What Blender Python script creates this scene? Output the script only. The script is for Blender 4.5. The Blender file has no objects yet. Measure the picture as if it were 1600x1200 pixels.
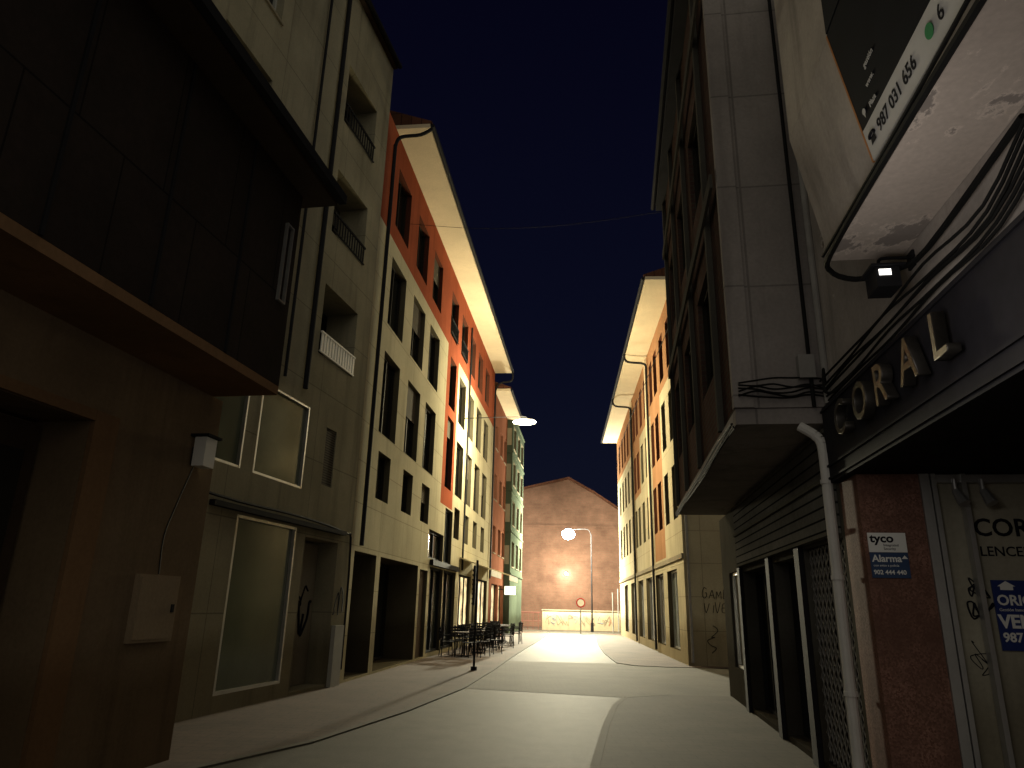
import bpy, math, random
from mathutils import Matrix, Vector
random.seed(7)
sc=bpy.context.scene
COL=sc.collection
# ---------------------------------------------------------------- materials
def new_mat(name):
    m=bpy.data.materials.new(name); m.use_nodes=True
    nt=m.node_tree; b=nt.nodes["Principled BSDF"]
    return m,nt,b
def N(nt,t,**k):
    n=nt.nodes.new(t)
    for a,v in k.items(): setattr(n,a,v)
    return n
def wall_uv(nt):
    tc=N(nt,'ShaderNodeTexCoord'); s=N(nt,'ShaderNodeSeparateXYZ'); nt.links.new(tc.outputs['Object'],s.inputs[0])
    a=N(nt,'ShaderNodeMath',operation='ADD'); nt.links.new(s.outputs[0],a.inputs[0]); nt.links.new(s.outputs[1],a.inputs[1])
    c=N(nt,'ShaderNodeCombineXYZ'); nt.links.new(a.outputs[0],c.inputs[0]); nt.links.new(s.outputs[2],c.inputs[1])
    return tc,c
def mix(nt,fac,a,b,mode='MIX'):
    m=N(nt,'ShaderNodeMix',data_type='RGBA',blend_type=mode)
    for i,v in ((0,fac),(6,a),(7,b)):
        if isinstance(v,(int,float)): m.inputs[i].default_value=v
        elif isinstance(v,tuple): m.inputs[i].default_value=(*v,1)
        else: nt.links.new(v,m.inputs[i])
    return m.outputs[2]
def ramp(nt,src,p0,p1,c0=(0,0,0),c1=(1,1,1)):
    r=N(nt,'ShaderNodeValToRGB'); nt.links.new(src,r.inputs[0])
    r.color_ramp.elements[0].position=p0; r.color_ramp.elements[1].position=p1
    r.color_ramp.elements[0].color=(*c0,1); r.color_ramp.elements[1].color=(*c1,1)
    return r.outputs[0]
def noise(nt,tc,scale,detail=5,mp=None,rough=.6):
    n=N(nt,'ShaderNodeTexNoise'); n.inputs['Scale'].default_value=scale; n.inputs['Detail'].default_value=detail
    n.inputs['Roughness'].default_value=rough
    if mp:
        m=N(nt,'ShaderNodeMapping'); m.inputs['Scale'].default_value=mp
        nt.links.new(tc.outputs['Object'],m.inputs[0]); nt.links.new(m.outputs[0],n.inputs[0])
    else: nt.links.new(tc.outputs['Object'],n.inputs[0])
    return n.outputs[0]
def bump(nt,b,h,s=.3,d=.01):
    n=N(nt,'ShaderNodeBump'); n.inputs['Strength'].default_value=s; n.inputs['Distance'].default_value=d
    nt.links.new(h,n.inputs['Height']); nt.links.new(n.outputs[0],b.inputs['Normal'])
def dark(c,f): return tuple(x*f for x in c)
def stucco(name,c,var=.72,stain=.55,rough=.95,joint=None,peel=None,spec=0.0,bs=.15):
    m,nt,b=new_mat(name); tc,uv=wall_uv(nt)
    b.inputs['Specular IOR Level'].default_value=spec
    n1=noise(nt,tc,.6,6); n2=noise(nt,tc,28,4); n3=noise(nt,tc,1.3,6,(2.2,2.2,.22))
    col=mix(nt,ramp(nt,n1,.35,.68),dark(c,var),c)
    col=mix(nt,ramp(nt,n3,.52,.75),col,dark(c,stain))
    col=mix(nt,ramp(nt,n2,.3,.7),mix(nt,1.0,col,(.86,.86,.86),'MULTIPLY'),col)
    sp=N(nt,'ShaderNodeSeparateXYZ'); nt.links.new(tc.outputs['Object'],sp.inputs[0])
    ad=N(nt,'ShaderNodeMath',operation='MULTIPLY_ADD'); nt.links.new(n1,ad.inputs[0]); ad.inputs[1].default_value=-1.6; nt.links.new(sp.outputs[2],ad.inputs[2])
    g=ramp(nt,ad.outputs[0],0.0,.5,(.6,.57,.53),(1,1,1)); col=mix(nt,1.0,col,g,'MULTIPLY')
    h=n2
    if peel:
        n4=noise(nt,tc,peel[1],8,peel[3] if len(peel)>3 else (1.0,1.0,1.0),.65)
        f=ramp(nt,n4,peel[2],peel[2]+.02)
        edge=ramp(nt,n4,peel[2]-.02,peel[2]-.005)
        col=mix(nt,edge,col,tuple(min(1,x*1.06) for x in c))
        col=mix(nt,f,col,mix(nt,n2,dark(peel[0],.8),peel[0]))
    if joint:
        br=N(nt,'ShaderNodeTexBrick'); nt.links.new(uv.outputs[0],br.inputs[0])
        br.inputs['Scale'].default_value=1; br.inputs['Brick Width'].default_value=joint[0]; br.inputs['Row Height'].default_value=joint[1]
        br.inputs['Mortar Size'].default_value=.012; br.inputs['Mortar Smooth'].default_value=.3
        br.inputs['Color1'].default_value=(1,1,1,1); br.inputs['Color2'].default_value=(.92,.92,.92,1); br.inputs['Mortar'].default_value=(.62,.62,.62,1)
        br.offset=joint[2]
        col=mix(nt,1.0,col,br.outputs[0],'MULTIPLY')
    nt.links.new(col,b.inputs['Base Color']); b.inputs['Roughness'].default_value=rough
    bump(nt,b,h,bs,.008)
    return m
def brick(name,c,c2,mort,w=.26,h=.08,flat=False,rough=.9,ms=.012,spec=.05):
    m,nt,b=new_mat(name); tc,uv=wall_uv(nt)
    b.inputs['Specular IOR Level'].default_value=spec
    br=N(nt,'ShaderNodeTexBrick')
    nt.links.new((tc.outputs['Object'] if flat else uv.outputs[0]),br.inputs[0])
    br.inputs['Scale'].default_value=1; br.inputs['Brick Width'].default_value=w; br.inputs['Row Height'].default_value=h
    br.inputs['Mortar Size'].default_value=ms; br.inputs['Mortar Smooth'].default_value=.2
    for k,v in (('Color1',c),('Color2',c2),('Mortar',mort)): br.inputs[k].default_value=(*v,1)
    n1=noise(nt,tc,.9,6); n2=noise(nt,tc,14,4)
    col=mix(nt,1.0,br.outputs[0],ramp(nt,n1,.3,.7,(.62,.62,.62),(1,1,1)),'MULTIPLY')
    col=mix(nt,1.0,col,ramp(nt,n2,.3,.7,(.8,.8,.8),(1,1,1)),'MULTIPLY')
    nt.links.new(col,b.inputs['Base Color']); b.inputs['Roughness'].default_value=rough
    bump(nt,b,br.outputs[0],.25,.005)
    return m
def plain(name,c,rough=.6,metal=0,var=.75,sc_=4,bmp=.1,spec=.5):
    m,nt,b=new_mat(name); tc=N(nt,'ShaderNodeTexCoord')
    b.inputs['Specular IOR Level'].default_value=spec
    n=noise(nt,tc,sc_,6)
    nt.links.new(mix(nt,ramp(nt,n,.3,.7),dark(c,var),c),b.inputs['Base Color'])
    b.inputs['Roughness'].default_value=rough; b.inputs['Metallic'].default_value=metal
    if bmp: bump(nt,b,n,bmp,.004)
    return m
def emit(name,c,s):
    m,nt,b=new_mat(name); b.inputs['Base Color'].default_value=(*c,1)
    b.inputs['Emission Color'].default_value=(*c,1); b.inputs['Emission Strength'].default_value=s
    return m
M={}
M['cream']=stucco('cream_render',(.56,.51,.36),.8,.7,joint=(2.4,.93,0.0))
M['reveal']=stucco('window_reveal',(.13,.115,.08),.8,.7)  # wall render darkened, putting the recess shade into the reveal colour
M['revealo']=stucco('window_reveal_orange',(.12,.045,.03),.8,.7)  # orange render darkened the same way, shade painted into the openings
M['orange']=stucco('orange_render',(.33,.092,.05),.8,.7)
M['beige']=stucco('beige_render',(.38,.35,.255),.72,.55,joint=(3.2,1.4,0.0))
M['soffit']=stucco('eave_soffit',(.74,.63,.45),.85,.85)
M['creamE']=stucco('cream_render_warm',(.54,.475,.33),.8,.7,joint=(2.2,1.0,0.0))
M['orangeE']=stucco('orange_render_pale',(.37,.20,.11),.8,.7)
M['redwall']=stucco('red_render',(.23,.10,.065),.8,.7)
M['green']=stucco('green_render',(.075,.095,.07),.8,.7)
M['brown']=stucco('brown_render',(.25,.18,.115),.7,.6,peel=((.28,.21,.14),1.3,.72),bs=.08)
M['box']=stucco('box_paint',(.34,.26,.175),.85,.8,bs=.05)
M['rust']=stucco('rust_soffit',(.26,.155,.085),.75,.7,bs=.08)
M['clad']=brick('dark_cladding',(.036,.027,.023),(.030,.023,.02),(.010,.008,.008),1.15,5.0,rough=.8,ms=.01,spec=.1)
M['stainwall']=stucco('stained_white_render',(.52,.47,.43),.6,.5,peel=((.24,.20,.17),1.5,.68))
M['darkwall']=stucco('dark_grey_render',(.10,.095,.085),.7,.6)
M['peel']=stucco('peeling_soffit',(.62,.54,.48),.85,.9,peel=((.34,.30,.275),1.05,.57,(1.5,1.0,1.0)))
M['concrete']=stucco('concrete_panel',(.34,.31,.30),.7,.6,joint=(1.6,1.25,0.0))
M['gbrick']=brick('dark_brick',(.10,.06,.052),(.085,.052,.046),(.09,.08,.07),spec=0)
M['dbrick']=brick('red_brick',(.23,.13,.095),(.205,.115,.085),(.19,.14,.10),.5,.16)
m,nt,b=new_mat('red_granite'); tc=N(nt,'ShaderNodeTexCoord')
v=N(nt,'ShaderNodeTexVoronoi'); v.inputs['Scale'].default_value=70; nt.links.new(tc.outputs['Object'],v.inputs[0])
n=noise(nt,tc,3,5)
nt.links.new(mix(nt,ramp(nt,n,.3,.7),mix(nt,ramp(nt,v.outputs['Color'],.2,.8),(.14,.07,.052),(.28,.155,.12)),(.12,.065,.05)),b.inputs['Base Color']); b.inputs['Roughness'].default_value=.8; b.inputs['Specular IOR Level'].default_value=.03
M['granite']=m
M['glass']=plain('dark_window_glass',(.015,.017,.016),.15,0,.6,1,0,spec=.4)
M['glassg']=plain('greenish_shop_glass',(.10,.12,.08),.16,0,.7,.8,0)
M['paper']=stucco('papered_shop_glass',(.44,.41,.32),.65,.6,.5,spec=.2)
M['frame']=plain('dark_frame',(.025,.022,.018),.7,spec=.1)
M['white']=plain('white_paint',(.88,.88,.85),.5,0,.97)
M['wframe']=plain('pale_frame',(.40,.40,.37),.7,0,.85,spec=.1)
M['alu']=plain('aluminium',(.55,.55,.55),.4,.8,.8)
M['dmetal']=plain('dark_metal',(.022,.022,.025),.8,.0,spec=.05)
M['black']=plain('black_fascia',(.022,.021,.026),.85,0,.6,spec=.08)
M['chrome']=plain('bronzed_metal',(.13,.12,.11),.36,.85,.6,9,.15)
M['pipe']=plain('grey_pipe',(.30,.29,.28),.8,spec=.1)
M['cable']=plain('black_cable',(.012,.012,.012),.8,spec=.1)
M['wood']=plain('brown_door',(.055,.036,.024),.7,spec=.1)
M['blind']=brick('roller_blind',(.17,.155,.12),(.15,.135,.11),(.06,.05,.04),8,.05)
M['slat']=brick('grey_slats',(.13,.125,.12),(.115,.11,.105),(.018,.018,.018),20,.12,rough=.95,spec=0.0)
M['tile']=brick('roof_tiles',(.14,.06,.04),(.11,.05,.03),(.04,.02,.015),.25,.4)
M['kerb']=plain('kerb_stone',(.088,.078,.062),.85,0,.85,2,.05,spec=.12)
M['trim']=stucco('stone_trim',(.32,.28,.21),.8,.7)
M['wallart']=stucco('painted_low_wall',(.55,.50,.36),.85,.7)
M['ink']=plain('spray_paint_dark',(.012,.012,.018),.8,spec=.1)
M['inkf']=plain('faded_spray_paint',(.20,.17,.13),.8,spec=.1)
M['inkb']=plain('spray_paint_blue',(.20,.22,.26),.6,spec=.1)
M['inkr']=plain('spray_paint_red',(.32,.18,.12),.6,spec=.1)
M['blue']=plain('sign_blue',(.012,.03,.16),.4,0,.9)
M['navy']=plain('sign_navy',(.02,.05,.13),.4,0,.9)
M['signw']=plain('sign_white',(.78,.78,.76),.5,0,.93,spec=.2)
M['bannw']=plain('banner_white',(.60,.59,.57),.7,0,.85,spec=.1)
M['bann']=plain('banner_black',(.006,.007,.012),.8,0,.7,spec=.1)
M['wgreen']=plain('icon_green',(.03,.30,.10),.6)
M['borange']=plain('banner_orange',(.5,.2,.05),.6)
M['awn']=plain('cream_awning',(.62,.55,.36),.8,spec=.1)
M['red']=plain('sign_red',(.5,.02,.02),.4)
M['fred']=plain('fence_red_paint',(.16,.05,.035),.6)
M['elamp']=emit('lamp_glow',(1,.97,.85),200)
M['edisc']=emit('disc_lamp_glow',(1,.96,.85),.8)
M['eflood']=emit('flood_glow',(1,.97,.9),2.5)
M['esign']=emit('lit_sign',(1,.95,.75),2.0)
m,nt,b=new_mat('lit_shop_interior'); tc=N(nt,'ShaderNodeTexCoord'); n=noise(nt,tc,1.6,3)
cc=ramp(nt,n,.35,.65,(.16,.10,.04),(1,.78,.40)); nt.links.new(cc,b.inputs['Emission Color']); b.inputs['Emission Strength'].default_value=1.6; b.inputs['Base Color'].default_value=(.1,.08,.05,1); M['eshop']=m
m,nt,b=new_mat('asphalt'); tc=N(nt,'ShaderNodeTexCoord')
n1=noise(nt,tc,.35,6); n2=noise(nt,tc,70,3); n3=noise(nt,tc,2.5,6)
col=mix(nt,ramp(nt,n1,.35,.7),(.062,.056,.044),(.092,.084,.067)); col=mix(nt,ramp(nt,n3,.45,.75),col,(.054,.048,.038))
n5=noise(nt,tc,.9,5,(1.6,.12,1)); col=mix(nt,ramp(nt,n5,.5,.72),col,mix(nt,1.0,col,(.74,.74,.74),'MULTIPLY'))
col=mix(nt,1.0,col,ramp(nt,n2,.25,.75,(.6,.6,.6),(1.15,1.15,1.15)),'MULTIPLY')
nt.links.new(col,b.inputs['Base Color']); b.inputs['Roughness'].default_value=.75; b.inputs['Specular IOR Level'].default_value=.15; bump(nt,b,n2,.5,.006); M['asphalt']=m
M['pave']=brick('pink_pavers',(.12,.084,.065),(.11,.078,.062),(.078,.06,.048),.4,.2,True,.85,.008,spec=.12)
M['paver']=brick('grey_pavers',(.088,.074,.058),(.082,.069,.055),(.06,.05,.04),.4,.2,True,.85,.008,spec=.12)
M['cross']=brick('beige_pavers',(.125,.112,.088),(.115,.104,.082),(.085,.074,.058),.22,.11,True,.85,.006,spec=.12)  # junction pavers, paler than asphalt so the colour carries the lit ground
M['soil']=plain('ground_soil',(.09,.08,.06),.9)
# ---------------------------------------------------------------- mesh builder
class MB:
    def __init__(s): s.v=[];s.f=[];s.m=[]
    def quad(s,pts,mi=0):
        i=len(s.v); s.v+= [tuple(p) for p in pts]; s.f.append(tuple(range(i,i+len(pts)))); s.m.append(mi)
    def hexa(s,p,mi=0):
        i=len(s.v); s.v+=[tuple(q) for q in p]
        for f in ((0,3,2,1),(4,5,6,7),(0,1,5,4),(1,2,6,5),(2,3,7,6),(3,0,4,7)):
            s.f.append(tuple(i+k for k in f)); s.m.append(mi)
    def box(s,x0,x1,y0,y1,z0,z1,mi=0):
        s.hexa([(x0,y0,z0),(x1,y0,z0),(x1,y1,z0),(x0,y1,z0),(x0,y0,z1),(x1,y0,z1),(x1,y1,z1),(x0,y1,z1)],mi)
    def fbox(s,F,y0,y1,z0,z1,w0,w1,mi=0,tw0=None,tw1=None):
        a=w0 if tw0 is None else tw0; b=w1 if tw1 is None else tw1
        s.hexa([F.P(y0,z0,w0),F.P(y0,z0,w1),F.P(y1,z0,w1),F.P(y1,z0,w0),F.P(y0,z1,a),F.P(y0,z1,b),F.P(y1,z1,b),F.P(y1,z1,a)],mi)
    def cyl(s,a,b,r,r2=None,n=10,mi=0,caps=True):
        a=Vector(a);b=Vector(b);r2=r if r2 is None else r2
        d=(b-a).normalized(); u=d.orthogonal().normalized(); w=d.cross(u)
        i=len(s.v)
        for c,rr in ((a,r),(b,r2)):
            for k in range(n):
                t=2*math.pi*k/n; s.v.append(tuple(c+u*rr*math.cos(t)+w*rr*math.sin(t)))
        for k in range(n):
            s.f.append((i+k,i+(k+1)%n,i+n+(k+1)%n,i+n+k)); s.m.append(mi)
        if caps:
            s.f.append(tuple(i+k for k in range(n))[::-1]); s.m.append(mi)
            s.f.append(tuple(i+n+k for k in range(n))); s.m.append(mi)
    def tube(s,pts,r,n=6,mi=0,sub=4):
        P=[Vector(p) for p in pts]
        out=[]
        for i in range(len(P)-1):
            p0=P[max(i-1,0)];p1=P[i];p2=P[i+1];p3=P[min(i+2,len(P)-1)]
            for k in range(sub):
                t=k/sub
                out.append(.5*((2*p1)+(p2-p0)*t+(2*p0-5*p1+4*p2-p3)*t*t+(-p0+3*p1-3*p2+p3)*t**3))
        out.append(P[-1])
        for a,b in zip(out[:-1],out[1:]):
            if (b-a).length>1e-5: s.cyl(a,b,r,n=n,mi=mi)
    def sphere(s,c,r,mi=0,nu=12,nv=8,sz=1):
        i=len(s.v); c=Vector(c)
        for a in range(nv+1):
            for k in range(nu):
                th=math.pi*a/nv; ph=2*math.pi*k/nu
                s.v.append((c.x+r*math.sin(th)*math.cos(ph),c.y+r*math.sin(th)*math.sin(ph),c.z+sz*r*math.cos(th)))
        for a in range(nv):
            for k in range(nu):
                s.f.append((i+a*nu+k,i+(a+1)*nu+k,i+(a+1)*nu+(k+1)%nu,i+a*nu+(k+1)%nu)); s.m.append(mi)
    def obj(s,name,mats,parent=None,smooth=False,top=None):
        me=bpy.data.meshes.new(name); me.from_pydata(s.v,[],s.f); 
        for mt in (mats if isinstance(mats,(list,tuple)) else [mats]): me.materials.append(M[mt] if isinstance(mt,str) else mt)
        me.polygons.foreach_set('material_index',s.m)
        if smooth: me.polygons.foreach_set('use_smooth',[True]*len(me.polygons))
        me.update(); me.validate()
        o=bpy.data.objects.new(name,me); COL.objects.link(o)
        if parent is not None: par(o,parent)
        return o
def par(o,p):
    o.parent=p
    if p.type=='EMPTY': o.matrix_parent_inverse=Matrix.Translation(-p.location)
def thing(name,label,cat,loc,group=None):
    e=bpy.data.objects.new(name,None); e.location=loc; e.empty_display_size=.3; COL.objects.link(e)
    e['label']=label; e['category']=cat
    if group: e['group']=group
    return e
class Fc:
    def __init__(s,a,b,side):
        s.a=a;s.b=b;k=math.hypot(1,b); s.d=Vector((b/k,1/k,0)); s.n=Vector((1/k,-b/k,0))*(1 if side=='L' else -1)
    def P(s,y,z,w=0):
        q=Vector((s.a+s.b*y,y,z))+s.n*w; return q
def text(body,size,org,right,mat,parent,name='lettering',ext=0.0015,up=(0,0,1),align='LEFT',bold=0,sx=1.0,bev=0,shear=0):
    cu=bpy.data.curves.new(name,'FONT'); cu.body=body; cu.size=size; cu.extrude=ext; cu.align_x=align; cu.offset=bold
    cu.resolution_u=3; cu.bevel_depth=bev; cu.shear=shear
    t=bpy.data.objects.new('tmp',cu); COL.objects.link(t)
    bpy.context.view_layer.update()
    dg=bpy.context.evaluated_depsgraph_get()
    me=bpy.data.meshes.new_from_object(t.evaluated_get(dg))
    bpy.data.objects.remove(t)
    r=Vector(right).normalized(); u=Vector(up).normalized(); n=r.cross(u)
    mt=Matrix(((r.x*sx,u.x,n.x,org[0]),(r.y*sx,u.y,n.y,org[1]),(r.z*sx,u.z,n.z,org[2]),(0,0,0,1)))
    me.transform(mt)
    me.materials.clear(); me.materials.append(M[mat])
    o=bpy.data.objects.new(name,me); COL.objects.link(o)
    if parent is not None: par(o,parent)
    return o
STROKES={'G':[[(.85,.85),(.4,1),(.05,.6),(.1,.15),(.5,-.02),(.85,.2),(.8,.5),(.5,.45)]],
'A':[[(.0,0),(.25,.5),(.5,1.02),(.72,.5),(.95,-.05)],[(.12,.38),(.8,.42)]],
'M':[[(.05,-.03),(.12,.95),(.45,.35),(.8,1.0),(.92,0)]],
'B':[[(.1,0),(.12,1)],[(.1,1),(.7,.85),(.15,.52),(.85,.3),(.1,.0)]],
'V':[[(.05,1.02),(.42,-.02),(.95,.98)]],'I':[[(.5,1),(.45,0)]],
'E':[[(.85,.95),(.12,1),(.1,.02),(.9,.0)],[(.1,.52),(.7,.55)]]}
def spray(word,org,rt,h,mat,parent,r=.012,seed=1):
    rn=random.Random(seed); m_=MB(); x=0
    for ch in word:
        dz=rn.uniform(-.08,.08)*h; k=rn.uniform(.85,1.15)
        for st in STROKES[ch]:
            m_.tube([org+rt*(x+(px+rn.uniform(-.04,.04)+pz*.12)*h*.62)+Vector((0,0,pz*h*k+dz)) for px,pz in st],r,n=4,sub=3)
        x+=h*(.45 if ch=='I' else .78)
    return m_.obj('graffiti',mat,parent)
def wall(F,parent,y0,y1,z0,z1,ops,mats,zone=None,w=0,depth=.22,extra_y=(),extra_z=(),name='wall',back=8.0,body=True,rev=0):
    ys=sorted(set([y0,y1]+[o[0] for o in ops]+[o[1] for o in ops]+list(extra_y)))
    zs=sorted(set([z0,z1]+[o[2] for o in ops]+[o[3] for o in ops]+list(extra_z)))
    mb=MB()
    def inside(y,z):
        return any(o[0]<y<o[1] and o[2]<z<o[3] for o in ops)
    for i in range(len(ys)-1):
        for j in range(len(zs)-1):
            ym=(ys[i]+ys[i+1])/2; zm=(zs[j]+zs[j+1])/2
            if inside(ym,zm): continue
            mi=zone(ym,zm) if zone else 0
            mb.quad([F.P(ys[i],zs[j],w),F.P(ys[i+1],zs[j],w),F.P(ys[i+1],zs[j+1],w),F.P(ys[i],zs[j+1],w)],mi)
    for o in ops:
        a,b_,c,d=o[:4]; dp=o[4] if len(o)>4 else depth
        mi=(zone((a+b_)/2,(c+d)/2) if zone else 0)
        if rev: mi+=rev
        mb.quad([F.P(a,c,w),F.P(a,d,w),F.P(a,d,w-dp),F.P(a,c,w-dp)],mi)
        mb.quad([F.P(b_,c,w),F.P(b_,d,w),F.P(b_,d,w-dp),F.P(b_,c,w-dp)],mi)
        mb.quad([F.P(a,d,w),F.P(b_,d,w),F.P(b_,d,w-dp),F.P(a,d,w-dp)],mi)
        mb.quad([F.P(a,c,w),F.P(b_,c,w),F.P(b_,c,w-dp),F.P(a,c,w-dp)],mi)
        if dp>.3: mb.quad([F.P(a,c,w-dp),F.P(b_,c,w-dp),F.P(b_,d,w-dp),F.P(a,d,w-dp)],mi)
    if body:
        for yy in (y0,y1): mb.quad([F.P(yy,z0,w),F.P(yy,z1,w),F.P(yy,z1,w-back),F.P(yy,z0,w-back)],0)
        mb.quad([F.P(y0,z0,w-back),F.P(y1,z0,w-back),F.P(y1,z1,w-back),F.P(y0,z1,w-back)],0)
        mb.quad([F.P(y0,z1,w),F.P(y1,z1,w),F.P(y1,z1,w-back),F.P(y0,z1,w-back)],0)
    return mb.obj(name,mats,parent)
def window(F,parent,y0,y1,z0,z1,w=0,depth=.2,fr='frame',gl='glass',blind=0.0,cols=2,sill=True,t=.05,name='window'):
    g=MB(); ww=w-depth
    g.fbox(F,y0+.003,y1-.003,z0+.003,z1-.003,ww-.03,ww-.01)
    wo=g.obj(name,gl,parent)
    f=MB()
    f.fbox(F,y0+.002,y0+t,z0+.002,z1-.002,ww-.008,ww+.05); f.fbox(F,y1-t,y1-.002,z0+.002,z1-.002,ww-.008,ww+.05)
    f.fbox(F,y0+t,y1-t,z0+.002,z0+t,ww-.008,ww+.047); f.fbox(F,y0+t,y1-t,z1-t,z1-.002,ww-.008,ww+.047)
    for k in range(1,cols):
        yc=y0+(y1-y0)*k/cols; f.fbox(F,yc-t*.5,yc+t*.5,z0+t,z1-t,ww-.008,ww+.044)
    f.obj('frame',fr,wo)
    if blind>0:
        b=MB(); zz=z1-(z1-z0)*blind; b.fbox(F,y0+.01,y1-.01,zz,z1-.004,ww+.055,ww+.075)
        b.obj('shutter','blind',wo)
    if sill:
        s_=MB(); s_.fbox(F,y0-.03,y1+.03,z0-.05,z0-.002,w+.002,w+.04); s_.obj('sill','trim',wo)
    return wo
def railing(F,parent,y0,y1,z0,z1,w,mat,n,name='railing',r=.012):
    m_=MB(); m_.fbox(F,y0,y1,z1-.04,z1,w-.02,w+.02); m_.fbox(F,y0,y1,z0,z0+.03,w-.015,w+.015)
    for k in range(n+1):
        y=y0+(y1-y0)*(k+.5)/(n+1); m_.fbox(F,y-r,y+r,z0+.03,z1-.04,w-.01,w+.01)
    return m_.obj(name,mat,parent)
def eave(F,parent,y0,y1,z,out,th=.12,mats=('soffit','tile'),rise=2.2,back=5.0,gut=True):
    m_=MB(); m_.fbox(F,y0,y1,z,z+th,-.15,out)
    m_.obj('eave',mats[0],parent)
    r=MB(); e=out+.04
    zt=z+th+.004
    r.hexa([F.P(y0,zt,-back),F.P(y0,zt,e),F.P(y1,zt,e),F.P(y1,zt,-back),F.P(y0,zt+rise,-back),F.P(y0,zt+.08,e),F.P(y1,zt+.08,e),F.P(y1,zt+rise,-back)])
    r.obj('roof',mats[1],parent)
    if gut:
        g=MB(); g.cyl(F.P(y0,z+th*.4,out+.07),F.P(y1,z+th*.4,out+.07),.06,n=8); g.obj('gutter','dmetal',parent)
FA=Fc(-4.82,.17,'L'); FB=Fc(-6.55,.2065,'L'); FC=Fc(-5.12,.1128,'L')
FR=Fc(2.18,.151,'R'); FE=Fc(3.86,.072,'R')
# ---------------------------------------------------------------- setting
KH=.012
def sheet(name,pts,z,mat,h=None):
    m_=MB()
    m_.quad([(x,y,z) for x,y in pts])
    if h:
        for i in range(len(pts)):
            a=pts[i];b_=pts[(i+1)%len(pts)]
            m_.quad([(a[0],a[1],z-h),(b_[0],b_[1],z-h),(b_[0],b_[1],z),(a[0],a[1],z)])
    o=m_.obj(name,mat); o['kind']='structure'; return o
sheet('ground',[(-600,-600),(600,-600),(600,900),(-600,900)],-.012,'soil')
sheet('road',[(-40,-20),(40,-20),(40,60),(-40,60)],-.004,'asphalt')
Ledge=[(-4.5,3),(-3.3,7.4),(-2.35,9.3),(-1.6,12),(-.9,15.4),(-.35,20),(.05,24),(.6,29),(1.2,34),(2.1,42),(2.7,48),(2.2,50.5)]
Redge=[(.3,-2),(.62,4),(1.02,8.3),(1.5,11),(1.95,13.2),(2.3,14.35),(3.2,14.9)]
Redge2=[(4.9,22.0),(3.9,22.3),(3.5,23.2),(3.75,28),(4.2,33),(4.9,40),(5.5,47),(6.4,49)]
sheet('pavement_left',Ledge+[(-8,51),(-12,30),(-12,3)],KH,'pave',.02)
sheet('pavement_right',[(12,-2)]+Redge+[(12,14.9)],KH,'paver',.02) 
sheet('pavement_right_far',Redge2+[(14,49),(14,22.0)],KH,'pave',.02)
sheet('crossing',[(-.9,15.42),(2.6,14.35),(3.6,14.92),(14,14.92),(14,21.95),(4.9,21.95),(3.7,22.3),(3.4,23.0),(.02,23.0),(-.35,20)],0.0,'cross')  # paler paving at the junction; its near edge paints in the road's shadow line
sheet('pavement_end',[(-30,53.2),(30,53.2),(30,75),(-30,75)],KH,'pave',.02)
def kerb(name,L,off):
    m_=MB()
    for a,b_ in zip(L[:-1],L[1:]):
        a=Vector((*a,0));b_=Vector((*b_,0)); d=(b_-a).normalized(); n=Vector((d.y,-d.x,0))*off
        m_.hexa([a+Vector((0,0,-.01)),a+n+Vector((0,0,-.01)),b_+n+Vector((0,0,-.01)),b_+Vector((0,0,-.01)),
                 a+Vector((0,0,KH+.002)),a+n+Vector((0,0,KH+.002)),b_+n+Vector((0,0,KH+.002)),b_+Vector((0,0,KH+.002))])
    o=m_.obj(name,'kerb'); o['kind']='structure'
kerb('kerb_left',Ledge,.1); kerb('kerb_right',Redge,-.1); kerb('kerb_right_far',Redge2,-.1)
# ---------------------------------------------------------------- A : near brown building
A=thing('brown_building','low brown rendered building with dark clad overhanging upper floor','building',(-3.7,6,0))
wall(FA,A,1.5,8.1,0,3.85,[(4.2,6.15,.08,3.1,.6)],['brown'],back=1.2)
m_=MB(); m_.fbox(FA,4.25,6.1,.09,3.05,-.5,-.44); d=m_.obj('door','wood',A)
for k in range(4):
    m_=MB(); m_.fbox(FA,4.32+k*.45,4.62+k*.45,.4,1.5,-.437,-.42); m_.obj('door_panel','frame',d)
    m_=MB(); m_.fbox(FA,4.32+k*.45,4.62+k*.45,1.7,2.8,-.437,-.42); m_.obj('door_panel','frame',d)
m_=MB(); m_.fbox(FA,4.05,4.197,.08,3.2,.003,.05); m_.fbox(FA,6.153,6.45,.02,3.2,.003,.05); m_.fbox(FA,4.2,6.15,3.103,3.2,.003,.05); m_.obj('door_surround','rust',A)
m_=MB(); m_.fbox(FA,-1,7.9,3.85,3.95,-1.0,.8); m_.obj('overhang_soffit','rust',A)
m_=MB(); m_.fbox(FA,-1,7.9,3.954,6.45,-4,.8); m_.obj('cladding','clad',A)
m_=MB(); m_.fbox(FA,-1,8.15,6.454,6.6,-4,1.15); m_.obj('eave','wood',A)
m_=MB(); m_.fbox(FA,-1,8.2,6.5,6.62,1.153,1.25); m_.obj('gutter','dmetal',A)
m_=MB()
for y in (1,2.15,3.3,4.45,5.6,6.75): m_.fbox(FA,y,y+.03,3.96,6.44,.801,.82)
m_.obj('cladding_joint','dmetal',A)
window(FA,A,7.58,7.74,4.9,5.9,w=.99,depth=.2,fr='alu',gl='glassg',cols=1,sill=False,t=.02)
bx=thing('meter_box','small pale electrical meter box on the brown wall','meter box',FA.P(7.4,1.2,0))
m_=MB(); m_.fbox(FA,7.1,7.75,1.18,1.82,.002,.05); bb=m_.obj('box_body','box',bx)
m_=MB(); m_.fbox(FA,7.13,7.72,1.21,1.79,.052,.06); m_.obj('box_door','box',bx)
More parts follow.
